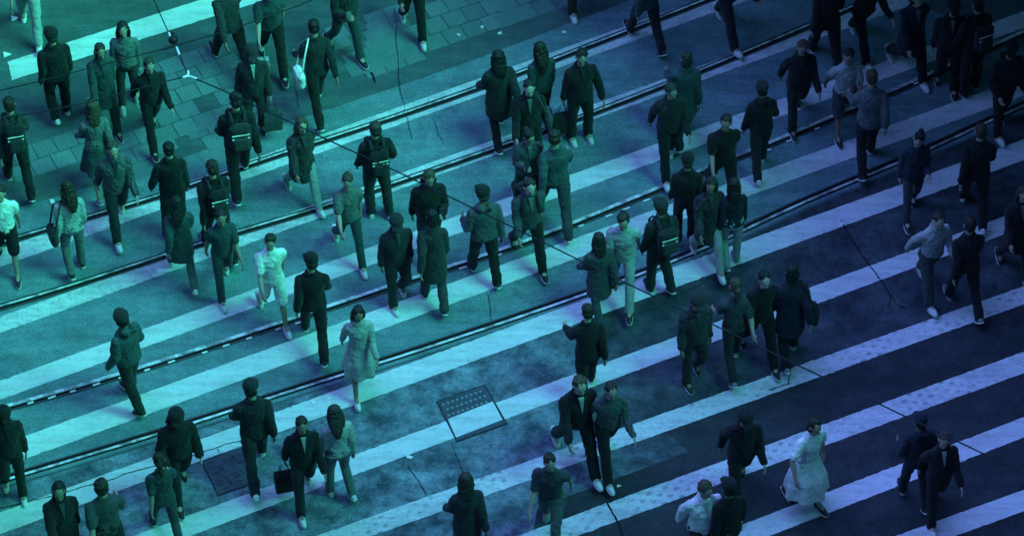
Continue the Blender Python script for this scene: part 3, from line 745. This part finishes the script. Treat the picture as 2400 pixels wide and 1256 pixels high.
def carrier(kind, who, c, side, label):
    Z, lean, arms = INFO[kind]; r = bag_root('carrier_bag', who, label, 'carrier bags held by the walkers')
    s0, e, w = arms[0 if side < 0 else 1]; d_ = (w-e).normalized(); hpt = w+d_*.13+Z
    a = MB(); c0 = hpt-Vector((0, 0, .36)); a.loft([[c0+Vector((x*.13, y*.06, -.17)) for x, y in ((-1, -1), (1, -1), (1, 1), (-1, 1))], [c0+Vector((x*.14, y*.075, .05)) for x, y in ((-1, -1), (1, -1), (1, 1), (-1, 1))], [c0+Vector((x*.135, y*.05, .17)) for x, y in ((-1, -1), (1, -1), (1, 1), (-1, 1))]])
    link('bag_body', a.mesh('bag_body'), cloth(c), r)
    for y in (-.045, .045):
        a = MB(); a.tube([c0+Vector((-.07, y, .16)), c0+Vector((-.05, y*.5, .30)), hpt-Vector((0, 0, .0)), c0+Vector((.05, y*.5, .30)), c0+Vector((.07, y, .16))], .006, 6); a.build('handle', cloth(CH), r, True)
def phone(kind, who, c, side, label):
    Z, lean, arms = INFO[kind]; r = bag_root('phone', who, label, 'phones held by the walkers')
    s0, e, w = arms[0 if side < 0 else 1]; d_ = (w-e).normalized(); p = w+d_*.10+Z+Vector((0, -.01, .02)); rot = Matrix.Rotation(-.9, 3, 'X')
    a = MB(); a.box(p, .078, .155, .010, rot, .003); a.build('phone_case', M['shoe'], r)
    a = MB(); a.box(p+rot @ Vector((0, 0, .0065)), .070, .14, .002, rot); a.build('screen', M['glass'], r)
BAG = {'h': phone, 'b': backpack, 's': shoulder_bag, 'c': carrier}

# every walker: kind, ground pixel, heading, size, colours, label, shoes, bag
WALK = [
 # far side, left
 ('tee_a', 74, 82, 175, .97, WH, PL, 'person all in white beside the white triangle marker, head out of frame', 'white'),
 ('jacket_c', 143, 276, 10, .96, BK, BK, 'person in black with white-edged shoes at the left end of the long stripe', 'white'),
 ('jacket_b', 46, 440, 0, .98, CH, BK, 'person in charcoal with a black backpack on the left edge', 'dark', ('b', BK, 'black backpack with pale bands worn at the left edge')),
 ('coat_b', 250, 300, 190, .95, TL, CH, 'person in teal coat just below the middle of the long stripe', 'dark'),
 ('wtee_c', 304, 246, 170, .93, MG, CH, 'person in grey shirt nearest below the long stripe', 'grey'),
 ('suit_d', 362, 333, 185, .97, BK, BK, 'person in black suit striding left of the wire joint', 'dark'),
 ('jacket_a', 281, 538, 178, 1.0, GR, CH, 'person in grey jacket with white toe caps on the farthest rail', 'white'),
 ('skirt_a', 236, 440, 8, .93, MG, TL, 'person in pale blouse and teal skirt above the farthest rail', 'grey'),
 ('stand', 412, 545, 5, .98, BK, CH, 'person in black standing upright between the two upper rails', 'dark'),
 ('jacket_b', 512, 590, 2, 1.0, BK, BK, 'person in black with a striped backpack between the upper rails', 'dark', ('b', BK, 'black backpack with three pale stripes between the upper rails')),
 ('wtee_b', 528, 684, 183, .96, TL, TL, 'slim person in teal with ponytail below the second rail', 'white'),
 ('jacket_a', 566, 440, -4, 1.0, BK, BK, 'person in black with dark backpack stepping over the farthest rail', 'dark', ('b', CH, 'charcoal backpack of the walker at the farthest rail')),
 ('suit_d', 545, 160, 12, .97, CH, BK, 'person in dark suit at the right end of the long stripe', 'dark'),
 ('tee_a', 640, 158, 180, .96, TL, BK, 'person in teal tee carrying a pale bag at the top', 'dark', ('c', PL, 1, 'pale carrier bag held at the top of the crossing')),
 ('jacket_c', 600, 312, 176, .97, CH, CH, 'person in cap and charcoal jacket right of the paved blocks', 'dark', ('c', GR, 1, 'grey carrier bag right of the paved blocks')),
 ('shirt_d', 748, 268, 6, 1.0, CH, BK, 'person with white bag at the waist and black legs', 'dark', ('s', WH, 1, 'bright white shoulder bag at the upper centre')),
 ('coat_a', 712, 470, 184, .95, CH, PL, 'person in dark coat and pale leggings on the farthest rail', 'white'),
 ('tee_b', 22, 632, 172, .98, WH, BK, 'person in white tee at the left edge on the second stripe', 'dark'),
 ('wtee_c', 178, 634, 4, .95, PL, MG, 'person in pale shirt on the far left worn stripe', 'dark', ('s', CH, 1, 'charcoal shoulder bag of the far left walker in a pale shirt')),
 ('bun_p', 812, 132, 188, .95, CH, TL, 'person with hair bun looking down at the top centre', 'dark', ('h', BK, -1, 'phone held by the walker with a hair bun at the top centre')),
 ('jacket_b', 968, 80, 178, .97, BK, BK, 'person in black beside the upper right paved blocks', 'white'),
 ('hoodie_h', 1352, 14, 175, .96, CH, CH, 'person at the very top edge with only legs and white shoes in view', 'white'),
 ('suit_d', 1512, 108, 10, .98, GR, CH, 'person in grey suit on the upper right farthest rail', 'dark'),
 # middle
 ('coat_a', 430, 660, 6, .95, TL, MG, 'long-haired person in teal coat at the second rail', 'white'),
 ('tee_b', 642, 750, 180, 1.0, WH, WH, 'brightest person, white tee and shorts, above the polished rail', 'white'),
 ('jacket_a', 738, 808, -6, 1.0, BK, BK, 'person in black on the polished rail beside the brightest walker', 'dark'),
 ('hoodie_h', 312, 945, 30, 1.0, TL, CH, 'person in teal hoodie alone at the lower left polished rail', 'dark'),
 ('stand', 884, 494, 2, .97, BK, CH, 'person with black backpack and white toe caps on the second rail', 'white', ('b', BK, 'black backpack of the walker on the second rail')),
 ('wtee_b', 820, 602, 176, .95, MG, TL, 'slim person with ponytail and grey tee at the centre left', 'white'),
 ('jacket_c', 932, 704, 182, .96, CH, CH, 'person in cap and charcoal clothes astride the polished rail', 'white'),
 ('coat_b', 1018, 712, -5, 1.0, CH, GR, 'person in charcoal coat just above the centre of the picture', 'dark'),
 ('phone', 1008, 600, 170, .97, BK, CH, 'person in black hoodie looking at a phone near the centre', 'dark', ('h', BK, -1, 'phone held by the black-hooded walker near the centre')),
 ('hoodie_h', 1136, 655, 8, .98, GR, BK, 'person in grey hoodie with a cap near the diagonal wire', 'dark'),
 ('jacket_a', 1238, 614, 186, .97, GR, BK, 'person in grey jacket on the polished rail at the diagonal wire', 'dark', ('b', NV, 'navy backpack of the walker at the polished rail and diagonal wire')),
 ('coat_a', 1170, 326, 4, .95, CH, BK, 'person in long dark coat at the second rail, left of the pair', 'dark'),
 ('jacket_b', 1238, 388, 178, 1.0, BK, BK, 'person in black with grey shoulder bag below the second rail', 'dark', ('s', GR, 1, 'grey shoulder bag of the walker below the second rail')),
 ('wtee_c', 1268, 302, 12, .93, TL, CH, 'slim person in teal shirt standing on the second rail', 'dark'),
 ('stand', 1358, 328, 184, .98, BK, BK, 'broad person in black standing alone on the second rail', 'white', ('c', BK, -1, 'black carrier bag of the broad walker on the second rail')),
 ('bun_p', 1236, 492, 176, .95, GR, CH, 'person with hair bun at the gap in the fourth stripe', 'dark', ('h', BK, -1, 'phone held by the walker at the gap in the fourth stripe')),
 ('shirt_d', 1302, 522, -8, .97, TL, GR, 'person in teal shirt at the left end of the bright stripe', 'dark'),
 ('skirt_a', 845, 912, 184, .95, PL, PL, 'person in pale blouse and skirt above the studded cover', 'white'),
 ('wtee_b', 1456, 702, 160, .98, PL, PL, 'person in pale clothes leaning over the nearest rail', 'dark'),
 ('jacket_c', 1545, 682, 4, .98, CH, CH, 'person in cap on the nearest rail right of the diagonal wire', 'dark', ('b', CH, 'charcoal backpack on the nearest rail right of the diagonal wire')),
 ('coat_a', 1402, 742, 8, .93, GR, GR, 'long-haired person in grey coat on the bright stripe edge', 'grey'),
 # right, upper
 ('jacket_a', 1564, 400, 176, 1.0, CH, BK, 'person in charcoal jacket with white shoes at the right end of the bright stripe', 'white'),
 ('coat_b', 1600, 330, 0, .97, TL, CH, 'person in teal coat behind the white-shoed walker', 'dark'),
 ('suit_d', 1704, 86, 200, .98, CH, CH, 'person in dark suit above the second rail, top right', 'white'),
 ('tee_a', 1690, 468, 182, .98, BK, BK, 'person in black tee with bare arms on the polished rail', 'dark'),
 ('hoodie_h', 1778, 400, 4, .97, BK, CH, 'person in black hoodie just right of the polished rail walker', 'white'),
 ('jacket_b', 1866, 290, 178, .96, BK, CH, 'person in black jacket at the right end of the fourth stripe', 'dark'),
 ('coat_a', 1655, 618, 174, .96, CH, PL, 'person in dark coat with pale leggings, left of the wide stripe', 'white'),
 ('wtee_c', 1712, 622, 6, .95, NV, PL, 'person in navy shirt with pale leggings, left of the wide stripe', 'grey'),
 ('jacket_c', 1604, 572, -10, .97, BK, BK, 'person in black cap and clothes close to the nearest rail', 'dark'),
 ('jacket_a', 1932, 152, 0, .98, BK, BK, 'person in black at the right end of the second rail', 'dark'),
 ('suit_d', 2016, 122, 186, .98, BK, BK, 'person in black suit, top right, walking nearer', 'white'),
 ('tee_b', 1972, 310, 178, .95, PL, GR, 'person in pale tee and shorts on the upper right stripe', 'dark'),
 ('jacket_b', 2028, 390, -2, 1.02, MG, BK, 'person in pale jacket and black trousers among the dark right crowd', 'dark'),
 ('coat_b', 2128, 178, 190, .96, NV, BK, 'person in navy coat, upper right, in deep shade', 'white'),
 ('jacket_c', 2215, 205, 172, .98, BK, BK, 'person in black cap at the dark right edge', 'dark'),
 ('stand', 2272, 212, 4, 1.0, BK, BK, 'person with striped backpack in the dark upper right', 'dark', ('b', CH, 'striped backpack in the dark upper right')),
 ('bun_p', 2132, 508, 180, .96, NV, GR, 'person with hair bun at the right end of the sixth stripe', 'dark'),
 ('jacket_a', 2278, 506, -8, 1.0, BK, BK, 'person in black near the right edge by the sixth stripe', 'white'),
 ('hoodie_h', 2342, 310, 182, .98, BK, BK, 'person in black hoodie and cap at the far right edge', 'white'),
 ('shirt_d', 2172, 692, 188, .97, PL, GR, 'person in pale shirt right of the long crack', 'white'),
 ('jacket_b', 2254, 722, 2, 1.0, BK, BK, 'person in black right of the long crack', 'grey'),
 ('coat_a', 2372, 640, 176, .97, BK, BK, 'long-haired person in black coat cut by the right edge', 'dark'),
 # right, lower
 ('jacket_c', 1622, 890, 184, .97, CH, CH, 'person in charcoal cap left of the trio below the diagonal wire', 'dark'),
 ('wtee_b', 1716, 862, 4, .96, GR, CH, 'slim person with ponytail in the trio by the diagonal wire', 'grey'),
 ('tee_a', 1776, 842, 178, 1.0, BK, BK, 'person in black tee in the trio under the diagonal wire', 'dark'),
 ('coat_b', 1846, 838, -6, .97, NV, BK, 'person in navy coat with black bag under the diagonal wire', 'grey', ('s', BK, 1, 'black shoulder bag of the navy-coated walker')),
 ('dress_w', 1884, 1182, 196, 1.02, WH, WH, 'person in bright white dress with arms spread, lower right', 'dark'),
 ('suit_d', 1732, 1160, 176, 1.0, BK, BK, 'person in black suit left of the white dress', 'dark'),
 ('jacket_b', 2190, 1212, 184, 1.0, BK, BK, 'person in black with white-tipped shoes, bottom right', 'white'),
 ('hoodie_h', 2140, 1180, 0, .95, NV, NV, 'person in navy hoodie beside the white-tipped shoes, bottom right', 'dark'),
 ('jacket_a', 1640, 1335, 182, 1.0, WH, CH, 'person in white jacket cut off by the bottom edge', 'dark'),
 ('jacket_c', 1700, 1345, 8, 1.0, BK, BK, 'person in black cap cut off by the bottom edge', 'dark'),
 # bottom, middle and left
 ('suit_d', 1350, 1088, 178, 1.02, BK, BK, 'person in black suit, left of the pair on the eighth stripe', 'white'),
 ('shirt_d', 1422, 1096, 186, 1.02, GR, BK, 'person in grey shirt with light shoes, right of the pair on the eighth stripe', 'white'),
 ('jacket_b', 1376, 928, 2, .98, BK, BK, 'person in black walking away beyond the pair, on the seventh stripe', 'dark'),
 ('coat_a', 1096, 1322, 6, 1.0, CH, CH, 'long-haired person in charcoal coat at the bottom centre', 'dark'),
 ('tee_a', 1290, 1262, 150, 1.0, GR, MG, 'person in grey tee crossing at an angle at the bottom', 'grey'),
 ('jacket_b', 716, 1180, 180, 1.0, BK, CH, 'person in black jacket left of the pale walker, bottom', 'white', ('c', BK, 1, 'black carrier bag by the plain dark cover')),
 ('wtee_c', 796, 1158, 4, .98, PL, MG, 'person in pale shirt and grey leggings near the bottom centre', 'white'),
 ('jacket_a', 604, 1108, -4, 1.0, CH, CH, 'person in charcoal jacket right beside the plain dark cover', 'white'),
 ('hoodie_h', 426, 1160, 182, .98, BK, BK, 'person in black hoodie left of the plain dark cover', 'dark'),
 ('jacket_c', 34, 1154, 178, .98, BK, BK, 'person in black cap in the dark lower left corner', 'white'),
 ('coat_b', 160, 1345, 184, 1.03, BK, BK, 'person in black coat cut off at the lower left edge', 'dark'),
 ('tee_a', 262, 1340, 0, 1.02, GR, BK, 'person in grey tee cut off at the lower left edge', 'dark'),
 ('wtee_b', 392, 1262, 6, .97, TL, GR, 'slim person with ponytail below the cracked stripe', 'dark'),
]
for i, wk in enumerate(WALK):
    kind, fx, fy, turn, size, top, bot, lab = wk[:8]
    if top in (CH, GR, TL, MG, NV) and RV.random() < .25: top = top+(RV.choice((1, 2)),)
    o = person(kind, fx, fy, turn+random.uniform(-7, 7), size*random.uniform(.96, 1.0), top, bot, lab, wk[8])
    if len(wk) > 9:
        bg_ = wk[9]; BAG[bg_[0]](KEY, o, *bg_[1:])
